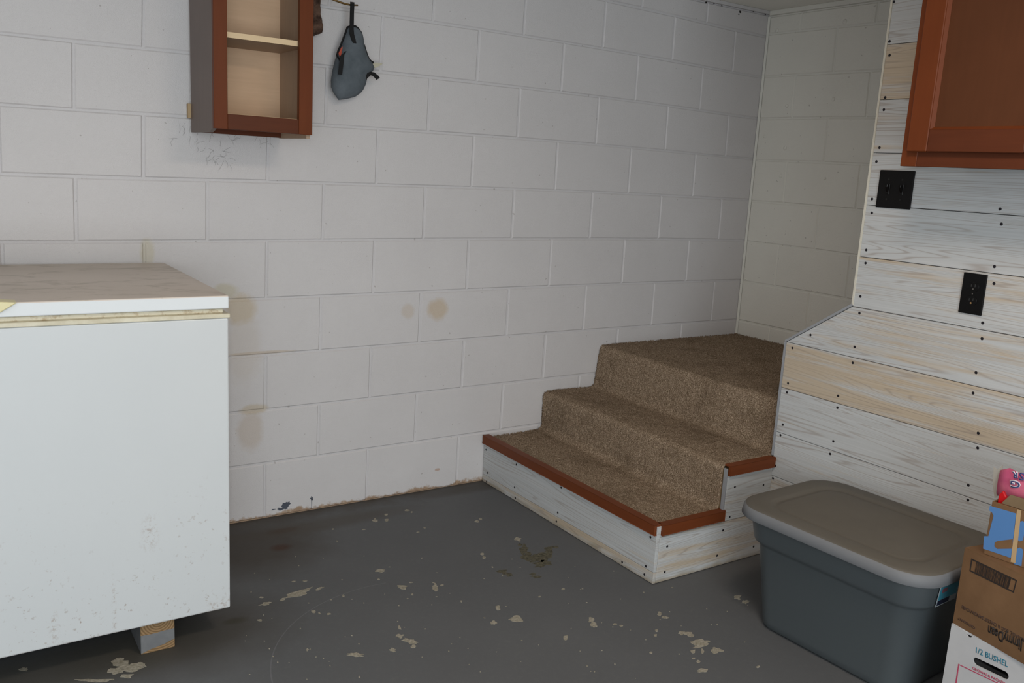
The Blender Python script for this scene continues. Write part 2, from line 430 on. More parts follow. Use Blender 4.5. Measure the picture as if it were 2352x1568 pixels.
for k in range(11):
    z_lo = 0 if k == 0 else k*H+Z0; z_hi = min((k+1)*H+Z0, ZC-.004)
    if k == 10: z_hi = 2.118
    off = 0 if k % 2 == 0 else 1
    h = -7 if off == 1 else -6
    while h*H < XC:
        x0, x1 = max(h*H, -1.5), min((h+2)*H, XC-.004)
        if x1-x0 > .03 and x1 > -1.2:
            P = []
            for X, Z in ((x0, z_lo), (x1, z_lo), (x1, z_hi), (x0, z_hi)):
                a, b = warp_back(X, Z)
                if Z <= .01: b = 0.0005
                if x1 > XC-.01 and X == x1: a = XC-.004
                if Z == 2.118: b = 2.118
                P.append(Vector((a, 0, b)))
            block(P, (0, 1, 0), wb, m_wall)
        h += 2
for k in range(2, 11):
    z_lo = k*H+Z0; z_hi = min((k+1)*H+Z0, ZC-.004)
    if k == 10: z_hi = 2.112
    edges = [0] + [-(.2032*(1 if k % 2 == 0 else 2)) - .4064*i for i in range(0, 5)]
    for i in range(len(edges)-1):
        if edges[i] < -1.5: break
        P = []
        for Y, Z in ((edges[i], z_lo), (edges[i+1], z_lo), (edges[i+1], z_hi), (edges[i], z_hi)):
            a, b = warp_side(Y, Z)
            if Y == 0: a = -.003
            if Z == 2.112: b = 2.112
            P.append(Vector((XC, a, b)))
        block(P, (1, 0, 0), wr, m_side)
struct('trim_1', box((-2.6, -.012, 2.120), (XC, .008, ZC), .002), m_mortar)          # strips where walls meet ceiling
struct('trim_2', box((XC-.016, -5.2, 2.114), (XC+.008, -.012, ZC), .002), m_mortar_s)
struct('trim_3', prism([(XC+.006, .006, .55), (XC-.008, .001, .55), (XC-.001, -.008, .55)], (0, 0, 1.56)), m_mortar_s)

bm = bmesh.new()                                                                       # dabs of filler on the side wall
for px, py, rr_ in ((1785, 70, .010), (1941, 50, .012), (1914, 228, .010), (1808, 243, .008), (1755, 313, .006), (1803, 340, .010), (1793, 404, .010), (1895, 410, .007), (1712, 640, .005)):
    P = at(px, py, 0, XC); q = Vector((P.x, P.y, P.z)); merge(bm, loft([[Vector((q.x+.001-h_, q.y+math.cos(a*.785)*rr_*k_, q.z+math.sin(a*.785)*rr_*k_*1.1)) for a in range(8)] for k_, h_ in ((1, 0), (.85, .0035), (.4, .0055))]))
obj('plaster_dab', bm, m_side, wr, smooth=True)['kind'] = 'stuff'
# paint drips and bare edge on the back wall
def blobpoly(P, u, v, ru, rv, n=11, jag=.35, rot=0):
    pts = []; ph = random.random()*9
    for i in range(n):
        a = i*2*math.pi/n; r = 1 + jag*(mnoise.noise(Vector((math.cos(a)*1.7+ph, math.sin(a)*1.7, ph)))*1.6 + random.uniform(-.35, .35))
        x = math.cos(a)*ru*r; y = math.sin(a)*rv*r; c, s = math.cos(rot), math.sin(rot)
        pts.append(P + u*(x*c-y*s) + v*(x*s+y*c))
    return pts
bm = bmesh.new(); X_, Z_ = Vector((1, 0, 0)), Vector((0, 0, 1)); e = Vector((0, -.0008, 0))
for px, py, ru, rv in ((655, 1163, .017, .013), (660, 1157, .010, .008), (643, 1168, .012, .005), (628, 1170, .006, .002), (716, 1144, .0055, .007)):
    prism(blobpoly(at(px, py, 1, -.001), X_, Z_, ru, rv, 13, .5), e, bm)
a, b = at(716, 1146, 1, -.001), at(716, 1168, 1, -.001)
prism([a+X_*-.0018, a+X_*.0018, b+X_*.0012, b-X_*.0012], e, bm)
obj('paint_drip', bm, m_drip, wb)['kind'] = 'stuff'
bm = bmesh.new()                                                                       # loose hairs and cobweb under the cabinet
for _ in range(46):
    px = random.uniform(395, 640); py = 302+abs(random.gauss(0, 22))
    if random.random() < .25: px, py = random.uniform(470, 540), random.uniform(330, 395)
    P = at(px, py, 1, -.004); a = random.uniform(0, 6.28); pts = []
    for i in range(6):
        pts.append(P.copy()); a += random.uniform(-.7, .7); P = P + Vector((math.cos(a), 0, math.sin(a)))*random.uniform(.003, .009)
    tube(pts, .00022, 3, bm)
obj('cobweb', bm, m_soot, wb)['kind'] = 'stuff'
bm = bmesh.new()                                                                       # dark crumbs in the top corner
for px, py, r in ((1622, 6, .006), (1640, 8, .004), (1658, 13, .004), (1700, 27, .007), (1697, 33, .004), (1730, 27, .003), (1758, 32, .006)):
    prism(blobpoly(at(px, py, 1, -.0015), X_, Z_, r, r*.7, 9, .4), e, bm)
obj('grime_spot', bm, m_soot, wb)['kind'] = 'stuff'

# floor chips
chips = [(687,1361,60,12,1),(610,1386,26,6,1),(650,1376,12,5,1),(733,1352,18,5,1),(862,1195,14,8,0),(888,1194,10,6,0),(887,1182,9,4,0),(935,1172,10,4,0),(946,1176,5,4,0),(873,1311,20,6,0),
 (925,1348,24,8,-.5),(943,1337,10,3,0),(1000,1348,16,16,0),(1015,1344,8,4,0),(947,1365,6,5,0),(918,1441,10,10,0),(918,1460,20,8,0),(940,1472,34,10,-1),(948,1484,12,8,0),(902,1492,16,8,0),
 (815,1503,34,9,-.4),(789,1368,6,5,0),(720,1405,8,6,0),(734,1408,8,4,0),(755,1410,10,5,0),(596,1424,10,4,0),(1095,1197,10,5,0),(1104,1192,8,4,0),(1108,1272,9,5,0),(1113,1280,9,6,0),(1145,1395,12,10,0),
 (1134,1430,18,8,0),(1185,1421,30,13,0),(706,1492,6,6,0),(826,1555,6,5,0),(1358,1424,14,12,0),(1365,1434,14,12,0),(1412,1434,10,5,0),(1427,1437,9,4,0),(1300,1464,10,12,0),(1514,1409,10,10,0),(1528,1418,18,5,-.5),
 (1508,1448,7,6,0),(1506,1459,7,6,0),(1568,1453,16,8,.3),(1582,1456,20,9,-.6),(1610,1476,42,14,0),(1606,1484,22,8,0),(1645,1494,26,12,-.5),(1613,1495,9,12,0),(1592,1496,12,8,0),(1594,1512,9,4,0),(1604,1519,12,7,0),(1615,1540,26,8,0),
 (1741,1531,9,6,0),(1495,1499,6,5,0),(1695,1371,18,9,0),(1712,1382,16,8,0),(1293,1353,9,4,0),(1190,1238,18,8,0),(600,1372,10,4,0),(700,1334,12,3,0),(676,1335,10,3,0),(836,1216,6,3,0),(975,1212,6,3,0),(960,1222,6,2,0),
 (275,1520,46,18,0),(300,1532,60,20,0),(268,1540,36,14,.4),(322,1526,30,10,0),(292,1552,28,8,0),(55,1536,20,8,.3),(215,1562,90,6,0),(1060,1380,6,3,0),(1240,1370,7,3,0),(870,1330,7,3,0),(765,1215,5,3,0),(1131,1302,5,4,0)]
for _ in range(110): chips.append((random.uniform(560, 1740), random.uniform(1230, 1565), random.uniform(2, 4.5), random.uniform(1.2, 2.5), 0))
def floor_patch(L, mat, name, jag=.45):
    bm = bmesh.new(); ci = 0
    for px, py, ww, hh, t in L:
        c = at(px, py, 2, 0)
        if c.y > -.02: continue
        uu = (at(px+ww/2, py-(t*ww*.13), 2, 0)-c); vv = (at(px, py-hh/2, 2, 0)-c)
        ci += 1; z = .0005 + .0002*(ci % 4)
        pts = blobpoly(Vector((c.x, c.y, z)), uu, vv, 1, 1, 17 if ww > 12 else 7, jag)
        try: bm.faces.new([bm.verts.new(Vector((p.x, p.y, z))) for p in pts])
        except ValueError: pass
    g = bmesh.ops.extrude_face_region(bm, geom=list(bm.faces))
    for v in [q for q in g['geom'] if isinstance(q, bmesh.types.BMVert)]: v.co.z -= .0015
    o = obj(name, bm, mat, floor); o['kind'] = 'stuff'
floor_patch(chips, m_chip, 'paint_chip')
floor_patch([(1205,1262,18,22,0),(1212,1278,26,16,0),(1235,1284,40,14,0),(1250,1278,30,16,0),(1262,1262,22,14,0),(1275,1256,18,5,0),(1248,1292,34,10,0),(1155,1313,24,8,-.4),(1168,1319,20,8,-.4),(1232,1324,22,6,0),(1222,1318,12,5,0),(1240,1300,16,6,0),(1193,1250,12,6,0)], m_mildew, 'mildew_stain', .6)

# ------------------------------------------------------------------ plank partition
XP = 1.475
core = [(-1.088, 0), (-1.088, .782), (-1.328, .946), (-1.328, ZC), (-5.2, ZC), (-5.2, 0)]
wp = struct('wall_partition', prism([(XP+.012, y, z) for y, z in core], (.115, 0, 0)), m_soot)
J = [0.002, .137, .300, .463, .625, .788, .951, 1.113, 1.276, 1.437, 1.597, 1.760, 1.922, 2.085, ZC]
TAN = [.32, .40, .12, .16, .66, .38, .38, .02, .0, .38, .75, .06, .08, .2]
def yleft(z):
    if z <= .788: return -1.082
    if z <= .953: return -1.082 - (z-.788)*(.243/.165)
    return -1.326
planks = []
for i in range(len(J)-1):
    z0, z1 = J[i]+.0009, J[i+1]-.0009
    pts = [(yleft(z0+.0005), z0), (yleft(z1), z1), (-5.2, z1), (-5.2, z0)]
    if i == 5: pts = [(-1.084, z0), (-1.322, z1), (-5.2, z1), (-5.2, z0)]
    o = obj('plank', prism([(XP, y, z) for y, z in pts], (.012, 0, 0), bev=.0009), m_plank, wp)
    o['tan'] = TAN[i]; planks.append(o)
scr = [(2053,4),(2043,95),(2043,127),(2033,224),(2030,252),(2020,339),(2013,371),(2003,457),(2002.5,489),(2297,480),(2300,514.5),(1989.6,574),(2284,612),(1988,604),(2283,651),(1976,680.6),(1974,719),(2257,741.4),(2255.5,777.4),
 (1861.5,769),(1963,796.5),(1820,799),(1958.6,833),(2241.8,855.5),(2235,902.5),(1810,880),(1807.5,901),(1925,909),(1923.5,936),(2246.8,994.4),(2245.6,1028.4),(1798,975),(1792.6,999),(1914,1013),(1906.6,1042),(1780.7,1069),(1775.4,1098),(2224,1114),(2223,1148)]
for px, py in scr:
    P = at(px, py, 0, XP)
    k = max(i for i in range(len(J)-1) if J[i] <= max(P.z, .003))
    obj('screw', disc(P, (-1, 0, 0), .0046, .0009), m_screw, planks[k])
struct('trim_4', prism([(XP-.002, -1.326, .957), (XP+.128, -1.326, .957), (XP+.128, -1.3195, .957), (XP-.002, -1.3195, .957)], (0, 0, ZC-.96)), m_cream)
d = Vector((0, -.2445, .1665)).normalized(); nrm = Vector((0, d.z, -d.y))
struct('trim_5', obox(Vector((XP-.003, -1.078, .786)), Vector((.131, 0, 0)), d*.300, nrm*.0075), m_graystrip)
struct('trim_6', box((XP-.003, -1.0815, .375), (XP+.128, -1.0745, .786)), m_graystrip)

# ------------------------------------------------------------------ stairs
YS = -1.085; XS = .935
st = thing('carpeted_stairs', 'low wooden stairs with brown carpeted treads and whitewashed plank sides below the block wall', 'stairs', (1.2, -.54, 0))
bm = box((XS+.014, YS+.014, .001), (2.43, -.004, .190)); box((1.250, YS+.014, .190), (2.43, -.004, .352), bm=bm); box((1.548, YS+.014, .352), (2.43, -.004, .545), bm=bm)
obj('frame', bm, m_raw, st)
# carpet: one sheet folded over the steps
prof = []
def arc(cx, cz, r, a0, a1, n=6):
    for i in range(n+1):
        a = math.radians(a0+(a1-a0)*i/n); prof.append((cx+r*math.cos(a), cz+r*math.sin(a)))
prof.append((XS+.012, .196)); prof.append((1.205, .199)); arc(1.207, .224, .024, 270, 360, 4)
prof.append((1.2300, .335)); arc(1.252, .349, .022, 180, 90, 5); prof.append((1.30, .372)); prof.append((1.485, .368)); arc(1.49, .395, .026, 270, 355, 4)
prof.append((1.532, .525)); arc(1.556, .538, .022, 180, 90, 5); prof.append((1.62, .562)); prof.append((XC-.006, .563))
pts = []; step = .0052
for (a, b) in zip(prof[:-1], prof[1:]):
    L = math.dist(a, b); n = max(1, int(L/step))
    for i in range(n): pts.append((a[0]+(b[0]-a[0])*i/n, a[1]+(b[1]-a[1])*i/n))
pts.append(prof[-1])
ny = 205; vs = []; fs = []
y0, y1 = -.003, YS+.016
for i, (x, z) in enumerate(pts):
    a = pts[max(i-1, 0)]; b = pts[min(i+1, len(pts)-1)]; tx, tz = b[0]-a[0], b[1]-a[1]; L = math.hypot(tx, tz) or 1
    nx, nz = -tz/L, tx/L
    for j in range(ny+1):
        y = y0+(y1-y0)*j/ny
        dsp = random.uniform(-.0017, .0017) + .002*mnoise.noise(Vector((x*30, y*30, z*30))) + .003*mnoise.noise(Vector((x*6, y*6, z*6)))
        edge = 0
        if j == 0 or j == ny: dsp -= .004
        vs.append((x+nx*dsp+random.uniform(-.0012, .0012), y+random.uniform(-.0012, .0012)*(0 < j < ny), z+nz*dsp))
for i in range(len(pts)-1):
    for j in range(ny): k = i*(ny+1)+j; fs.append((k, k+1, k+ny+2, k+ny+1))
bm = bmesh.new(); V = [bm.verts.new(v) for v in vs]
for f in fs: bm.faces.new([V[q] for q in f])
obj('carpet', bm, m_carpet, st, smooth=True)
# fluffy, uneven carpet edge along the block walls
bm = bmesh.new()
def tuft(P, h):
    q = [bm.verts.new(P+Vector((random.uniform(-.004, .004), random.uniform(-.004, .001), 0))) for _ in range(3)]; t = bm.verts.new(P+Vector((random.uniform(-.005, .005), 0, h)))
    for i in range(3): bm.faces.new((q[i], q[(i+1) % 3], t))
for i in range(900):
    k = random.randrange(len(pts)); x, z = pts[k]; tuft(Vector((x, -.006, z-.001)), random.uniform(.002, .0075))
for i in range(500):
    y = random.uniform(-1.05, 0); tuft(Vector((XC-.008, y, .561)), random.uniform(.003, .011))
o = obj('carpet_tuft', bm, m_carpet, st); o['kind'] = 'stuff'
# planks of the front riser and of the side
def splank(pts3, ext, tan):
    o = obj('plank', prism(pts3, ext, bev=.0008), m_plank, st); o['tan'] = tan; return o
f1 = splank([(XS, -.004, .002), (XS, YS, .002), (XS, YS, .0405), (XS, -.004, .0330)], (.013, 0, 0), .45)
f2 = splank([(XS, -.004, .0345), (XS, YS, .0420), (XS, YS, .188), (XS, -.004, .188)], (.013, 0, 0), .12)
def sidep(P, tan): return splank([(x, YS, z) for x, z in P], (0, .013, 0), tan)
s1 = sidep([(XS+.0145, .002), (XP-.001, .002), (XP-.001, .1635), (XS+.0145, .1635)], .42)
s2 = sidep([(1.246, .1650), (XP-.001, .1650), (XP-.001, .3300), (1.246, .3300)], .30)
s3 = sidep([(XS+.0145, .165), (1.2445, .165), (1.2445, .186), (XS+.0145, .186)], .30)
for px, py in ((1116.4,1032.5),(1186,1066.5),(1289,1119.5),(1494,1233),(1120,1085.5),(1182,1119),(1281,1177),(1483.6,1300),(1117.6,1106),(1183.6,1143),(1278,1197),(1429,1290.6),(1480,1319)):
    P = at(px, py, 0, XS); par = f1 if P.z < .040 else f2
    obj('screw', disc(P, (-1, 0, 0), .0046, .0009), m_screw, par)
for px, py in ((1692.8,1089),(1688,1118),(1753.6,1113.5),(1676,1187),(1660.7,1217.5),(1741,1193),(1532.6,1254.6),(1731,1254.7),(1647,1275.6),(1526.7,1313),(1751.6,1245.6)):
    P = at(px, py, 1, YS); par = s1 if P.z < .164 else s2
    if P.x > XP-.006: P.x = XP-.006
    obj('screw', disc(P, (0, -1, 0), .0046, .0009), m_screw, par)
obj('trim_strip', box((1.2385, YS-.001, .205), (1.2415, YS+.014, .358)), m_graystrip, st, label='thin gray strip on the end of the second riser')
# L-shaped red-brown nosings
def nosing(a, b, out, inn):
    """a->b along the top edge; out = outward normal, inn = inward"""
    a, b, out = Vector(a), Vector(b), Vector(out); bm = bmesh.new()
    L = b-a
    obox(a+Vector((0, 0, -.030)), L, out*.010, Vector((0, 0, .036)), .0015, bm)
    obox(a+Vector((0, 0, -.001)), L, out*-inn, Vector((0, 0, .007)), .0012, bm)
    return obj('nosing', bm, m_nosing, st)
nosing((XS, -.004, .203), (XS, YS+.002, .203), (-1, 0, 0), .022)
nosing((XS+.016, YS, .203), (1.2405, YS, .203), (0, -1, 0), .020)
nosing((1.246, YS, .364), (XP-.002, YS, .364), (0, -1, 0), .020)
obj('corner_block', box((XS-.001, YS-.001, .186), (XS+.0155, YS+.013, .203)), m_plank, st)

# ------------------------------------------------------------------ chest freezer on a timber
fx0, fx1, fy0, fy1 = -1.62, -.362, -.771, -.045
fz = thing('chest_freezer', 'white chest freezer with grimy lid raised on a timber against the block wall', 'freezer', (-.99, -.4, .0885))
obj('body', box((fx0, fy0, .0885), (fx1, fy1, .905), .004, 2), m_enamel, fz)
obj('underside', box((fx0+.006, fy0+.012, .0865), (fx1-.006, fy1-.012, .0890)), m_under, fz)
obj('rim_trim', box((fx0-.003, fy0-.003, .905), (fx1+.004, fy1+.001, .9165), .002), m_trimvinyl, fz)
obj('gasket', box((fx0+.008, fy0+.008, .9165), (fx1-.010, fy1-.008, .9300), .003), m_gasket, fz)
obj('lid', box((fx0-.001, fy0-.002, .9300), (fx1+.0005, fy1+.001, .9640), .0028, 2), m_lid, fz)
pts = [(-.842, fy0-.002, .9655), (-.878, fy0-.006, .943), (-.93, fy0-.008, .932), (-1.02, fy0-.008, .932), (-1.07, fy0-.006, .943), (-1.106, fy0-.002, .9655), (-1.06, fy0, .970), (-.89, fy0, .970)]
obj('lid_handle', prism([Vector((a, fy0-.020, c)) for a, b, c in pts], (0, .045, 0), bev=.002), m_handle, fz)
obj('hinge', box((-.50, fy1+.001, .86), (-.46, fy1+.012, .95), .002), m_enamel, fz)
tb = obj('timber_block', box((-.594, -.7545, 0), (-.5075, -.06, .0865), .0015), m_timber, org=(-.55, -.4, 0))
tag(tb, 'short square timber under the white freezer, half painted gray with raw end grain', 'timber')

# ------------------------------------------------------------------ open wall cabinet on the block wall
cb = thing('wall_cabinet', 'open doorless cherry wall cabinet with pale shelves on the white block wall', 'cabinet', (-.114, -.15, 1.385))
cx0, cx1, cy = -.2668, .0395, -.30; zt = 2.115
def lside(x0, x1, chamf):
    P = [(cy+.019, 1.3975 if chamf else 1.3855), (cy+.06, 1.3855), (-.022, 1.3855), (-.022, zt), (cy+.019, zt)]
    if not chamf: P = [P[0]]+P[2:]
    return prism([(x0, y, z) for y, z in P], (x1-x0, 0, 0))
obj('side_panel', lside(cx0+.0015, cx0+.013, True), m_cherry_side, cb, label='dull brown outer side of the cabinet')
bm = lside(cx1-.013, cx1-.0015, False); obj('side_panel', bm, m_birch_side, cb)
obj('stile', box((cx0, cy, 1.3965), (-.2265, cy+.019, zt), .001), m_cherry, cb)
obj('stile', box((-.0045, cy, 1.3965), (cx1, cy+.019, zt), .001), m_cherry, cb)
obj('rail', box((-.2263, cy+.0004, 1.3965), (-.0047, cy+.019, 1.4415), .001), m_cherry_h, cb)
obj('rail', box((-.2263, cy+.0004, 2.07), (-.0047, cy+.019, zt), .001), m_cherry_h, cb)
obj('bottom_panel', box((cx0+.013, cy+.019, 1.424), (cx1-.013, -.026, 1.437)), m_birch, cb)
obj('top_panel', box((cx0+.013, cy+.019, 2.08), (cx1-.013, -.026, 2.093)), m_birch, cb)
obj('back_panel', box((cx0+.013, -.026, 1.400), (cx1-.013, -.0215, zt)), m_birch, cb)
obj('hanging_rail', box((cx0+.013, -.040, 1.387), (cx1-.013, -.0265, 1.4235)), m_cherry_h, cb)
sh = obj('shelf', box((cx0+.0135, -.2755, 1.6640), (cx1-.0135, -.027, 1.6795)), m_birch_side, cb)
obj('shelf_edge', box((cx0+.0135, -.2785, 1.6637), (cx1-.0135, -.2755, 1.6798)), m_birch_edge, sh, label='pale front edge of the shelf')
obj('inner_floor', box((cx0+.013, cy+.019, 1.437), (cx1-.013, -.0265, 1.4432), .001), m_birch_edge, cb)
P = at(431, 255, 1, -.015)
obj('mounting_batten', box((P.x, -.0215, 1.430), (cx1-.02, -.001, 1.476), .001), m_raw, cb, label='raw wood batten behind the cabinet, poking out at the left')

# ------------------------------------------------------------------ right wall cabinet with door
rc = thing('wall_cabinet', 'closed cherry wall cabinet with a recessed-panel door on the plank wall', 'cabinet', (1.32, -1.83, 1.39))
ry0, ry1 = -1.6235, -2.06
obj('carcass', box((1.188, ry1+.002, 1.398), (XP-.001, ry0-.002, 2.128), .001), m_cherry_side, rc)
bm = box((1.170, ry0-.045, 1.3895), (1.1885, ry0, 2.128), .001)
obj('stile', bm, m_cherry, rc); obj('stile', box((1.170, ry1, 1.3895), (1.1885, ry1+.045, 2.128), .001), m_cherry, rc)
obj('rail', box((1.1704, ry1+.0452, 1.3895), (1.1885, ry0-.0452, 1.436), .001), m_cherry_h, rc)
obj('rail', box((1.1704, ry1+.0452, 2.07), (1.1885, ry0-.0452, 2.128), .001), m_cherry_h, rc)
dy0, dy1, dz0, dz1 = -1.6480, -2.0050, 1.4270, 2.090
dr = thing('tmp', None, None, (0, 0, 0)); bpy.data.objects.remove(dr); ORG.pop('tmp', None)
door = obj('door', box((1.1625, dy1+.054, dz0+.054), (1.1675, dy0-.054, dz1-.054)), m_cherry_panel, rc)
obj('door_stile', box((1.150, dy0-.0560, dz0), (1.1695, dy0, dz1), .002), m_cherry, door)
obj('door_stile', box((1.150, dy1, dz0), (1.1695, dy1+.0560, dz1), .002), m_cherry, door)
obj('door_rail', box((1.1503, dy1+.0562, dz0), (1.1695, dy0-.0562, dz0+.056), .002), m_cherry_h, door)
obj('door_rail', box((1.1503, dy1+.0562, dz1-.056), (1.1695, dy0-.0562, dz1), .002), m_cherry_h, door)
bm = bmesh.new()                                                                      # sloping bead round the panel
for (ya, yb, za, zb, iy, iz) in ((dy0-.056, dy0-.056, dz0+.056, dz1-.056, -1, 0), (dy1+.056, dy1+.056, dz0+.056, dz1-.056, 1, 0)):
    prism([(1.1545, ya, za), (1.1625, ya, za), (1.1625, ya+iy*.007, za)], (0, 0, zb-za), bm)
for z_, s_ in ((dz0+.056, 1), (dz1-.056, -1)):
    prism([(1.1545, dy0-.056, z_), (1.1625, dy0-.056, z_), (1.1625, dy0-.056, z_+s_*.007)], (0, dy1-dy0+.112, 0), bm)
obj('panel_bead', bm, m_cherry, door)

# ------------------------------------------------------------------ switch and outlet
sw = thing('light_switch', 'double black toggle switch plate on the planks beside the cherry cabinet', 'light switch', (XP, -1.416, 1.327))
ya, yb, za, zb = -1.3625, -1.4790, 1.271, 1.3855
obj('plate', box((XP-.0065, yb, za), (XP-.0003, ya, zb), .0022, 2), m_black, sw)
for yc in (-1.3970, -1.4430):
    obj('toggle', prism([(XP-.0065, yc-.004, 1.318), (XP-.0065, yc-.004, 1.340), (XP-.0175, yc-.004, 1.343), (XP-.0175, yc-.004, 1.335)], (0, .008, 0), bev=.001), m_black, sw)
    obj('toggle_frame', box((XP-.0074, yc-.006, 1.313), (XP-.0062, yc+.006, 1.344), .0005), m_black, sw)
    for zc in (1.298, 1.358): obj('screw', disc((XP-.0064, yc, zc), (-1, 0, 0), .0032, .001), flat('dull_screw', (.02, .02, .018), .45, .3, .3), sw)
ot = thing('wall_outlet', 'black duplex outlet low on the whitewashed plank wall', 'outlet', (XP, -1.7075, 1.0486))
ya, yb, za, zb = -1.674, -1.742, .9905, 1.1070
obj('plate', box((XP-.006, yb, za), (XP-.0003, ya, zb), .002, 2), m_black, ot)
for zc in (1.0690, 1.0290):
    pts = [(XP-.0055, -1.708+.0165*math.cos(a*math.pi/10), zc+max(-.0125, min(.0125, .0165*math.sin(a*math.pi/10)))) for a in range(20)]
    s_ = obj('socket', prism(pts, (-.002, 0, 0), bev=.0004), m_black, ot)
    m_slot = m_soot
    bm = box((XP-.0079, -1.7145, zc), (XP-.0074, -1.7125, zc+.008)); box((XP-.0079, -1.7035, zc), (XP-.0074, -1.7015, zc+.0065), bm=bm)
    obj('slot', bm, flat('slot_gray', (.035, .035, .035), .5), s_)
    obj('ground_contact', disc((XP-.0074, -1.708, zc-.0065), (-1, 0, 0), .0026, .0006), m_copper if zc < 1.05 else m_screw2, s_)
obj('screw', disc((XP-.0059, -1.708, 1.049), (-1, 0, 0), .0022, .0008), m_screw2, ot)

# ------------------------------------------------------------------ hook, pouch and brown cloth
hk = tag(obj('wall_hook', tube([Vector((.10, -.003, 1.925)), Vector((.11, -.05, 1.905)), at(748, -8, 1, -.085), at(770, 1, 1, -.09), at(790, 8, 1, -.09), at(806, 11.5, 1, -.09), at(822, 12, 1, -.09)], .0032, 8, radii=[.004, .004, .0038, .0036, .0034, .0032, .0025]), m_brass, org=(.10, -.003, 1.925), smooth=True),
         'thin curved brass hook rod on the block wall carrying the gray pouch', 'hook')
YB = -.055
def bp(px, py, y=YB): return at(px, py, 1, y)
outl = [(797,62),(804,58),(815,58),(822,63),(827,70),(832,79),(834.5,90),(836,105),(839,116),(843,127),(848,137),(855,146),(859,155),(856,162),(851,168),(845,172),(841,178),(840,186),(839,194),(834,205),(827,214),(815,222),(797,227),(778,229.5),(770.5,219),(765,210),(761,200),(760.5,184),(763,166),(767,150),(770,138),(773,127),(777,115),(783,104),(787,92),(790,84),(794,72)]
pc = thing('fabric_pouch', 'gray neoprene pouch with black straps hanging from the brass hook', 'pouch', bp(800, 229, -.04))
C0 = bp(803, 155)
loops = []
for s_, yy in ((.90, .018), (1.0, .002), (1.0, -.004), (.93, -.016), (.78, -.026), (.55, -.032), (.28, -.035)):
    L = []
    for px, py in outl:
        q = bp(px, py); q = C0 + (q-C0)*s_; wv = .0035*mnoise.noise(Vector((px*.045, py*.035, s_*2)))*(1 if s_ < .95 else 0)
        L.append(Vector((q.x, YB+yy+wv, q.z)))
    loops.append(L)
obj('pouch_body', loft(loops), m_grey_fabric, pc, smooth=True)
def fr(px, py, y): return at(px, py, 1, y)
W = Vector((.0074, 0, 0))
obj('strap', ribbon([fr(809.5, 4.5, -.080), fr(809.5, 9, -.0975), fr(809.5, 12, -.099), fr(808.6, 30, -.099), fr(808, 50, -.094), fr(808, 66, -.088), fr(808.5, 78, -.088), fr(812, 90, -.091), fr(815, 99, -.094)], [W, W, W, W*.95, W*.95, W*.95, W*1.1, W*1.05, W*.8], (0, .0025, 0)), m_strap, pc)
obj('strap', ribbon([fr(809.5, 4.5, -.080), fr(809.5, 9, -.078), fr(808.6, 30, -.078), fr(808, 62, -.075)], W, (0, .002, 0)), m_strap, pc)
obj('side_strap', ribbon([fr(794, 121, -.096), fr(789, 122, -.100), fr(786, 128, -.099), fr(784.5, 145, -.0985), fr(781.5, 171, -.096)], [Vector((.003, 0, .005)), Vector((.006, 0, .006)), Vector((.0072, 0, .002)), Vector((.0072, 0, 0)), Vector((.0072, 0, 0))], (0, .002, 0)), m_strap, pc)
obj('lower_strap', ribbon([fr(839, 192, -.070), fr(840, 182, -.075), fr(843, 174, -.078), fr(851, 168.5, -.078), fr(858, 170, -.076), fr(865, 176, -.074), fr(869, 181, -.072)], [Vector((.003, 0, .002)), Vector((.005, 0, .002)), Vector((.005, 0, -.005)), Vector((.001, 0, -.006)), Vector((-.003, 0, -.006)), Vector((-.006, 0, -.005)), Vector((-.006, 0, -.004))], (0, .002, 0)), m_strap, pc)
bm = tube([fr(798, 62, -.066), fr(794, 74, -.068), fr(789, 87, -.069), fr(783, 103, -.070), fr(777, 116, -.070), fr(773.5, 127, -.068), fr(778, 134, -.078), fr(781, 138, -.085)], .0032, 6)
tube([fr(797, 63, -.068), fr(806, 59, -.07), fr(816, 60, -.07), fr(824, 67, -.068), fr(830, 76, -.066)], .0034, 6, bm)
tube([fr(836, 103, -.062), fr(839, 114, -.064), fr(843, 126, -.066), fr(847, 136, -.066), fr(852, 141, -.064), fr(857, 144, -.062)], .0040, 6, bm)
obj('black_piping', bm, m_strap, pc)
obj('lining', prism([fr(787, 107, -.079), fr(784, 109, -.078), fr(778, 122, -.077), fr(781, 131, -.084), fr(785, 122, -.086)], (0, .003, 0)), m_orange, pc, label='coral lining showing at the opening')
obj('care_tag', prism([fr(854.5, 147, -.062), fr(864, 143.5, -.062), fr(878.5, 145.5, -.062), fr(877, 149, -.062), fr(870, 152, -.062), fr(858.5, 157, -.062)], (0, .001, 0)), m_tagm, pc)
outl = [(716,-40),(732,-40),(733,-10),(734,2),(733,12),(735,25),(734,38),(737,50),(738,58),(737,64),(740,70),(739,75),(734,78),(727,80),(720,83),(706,82),(700,40)]
C0 = at(721, 20, 1, -.05); loops = []
for s_, yy in ((.7, .035), (1.0, .012), (1.0, -.004), (.8, -.022), (.45, -.03)):
    L = []
    for px, py in outl:
        q = at(px, py, 1, -.05); q = C0+(q-C0)*s_; L.append(Vector((q.x, -.05+yy+.006*mnoise.noise(Vector((px*.12, py*.02, 4))), q.z)))
    loops.append(L)
tag(obj('work_glove', loft(loops), m_brownc, org=at(721, 82, 1, -.05), smooth=True), 'crumpled brown leather glove hanging just right of the open cabinet, mostly hidden', 'glove')

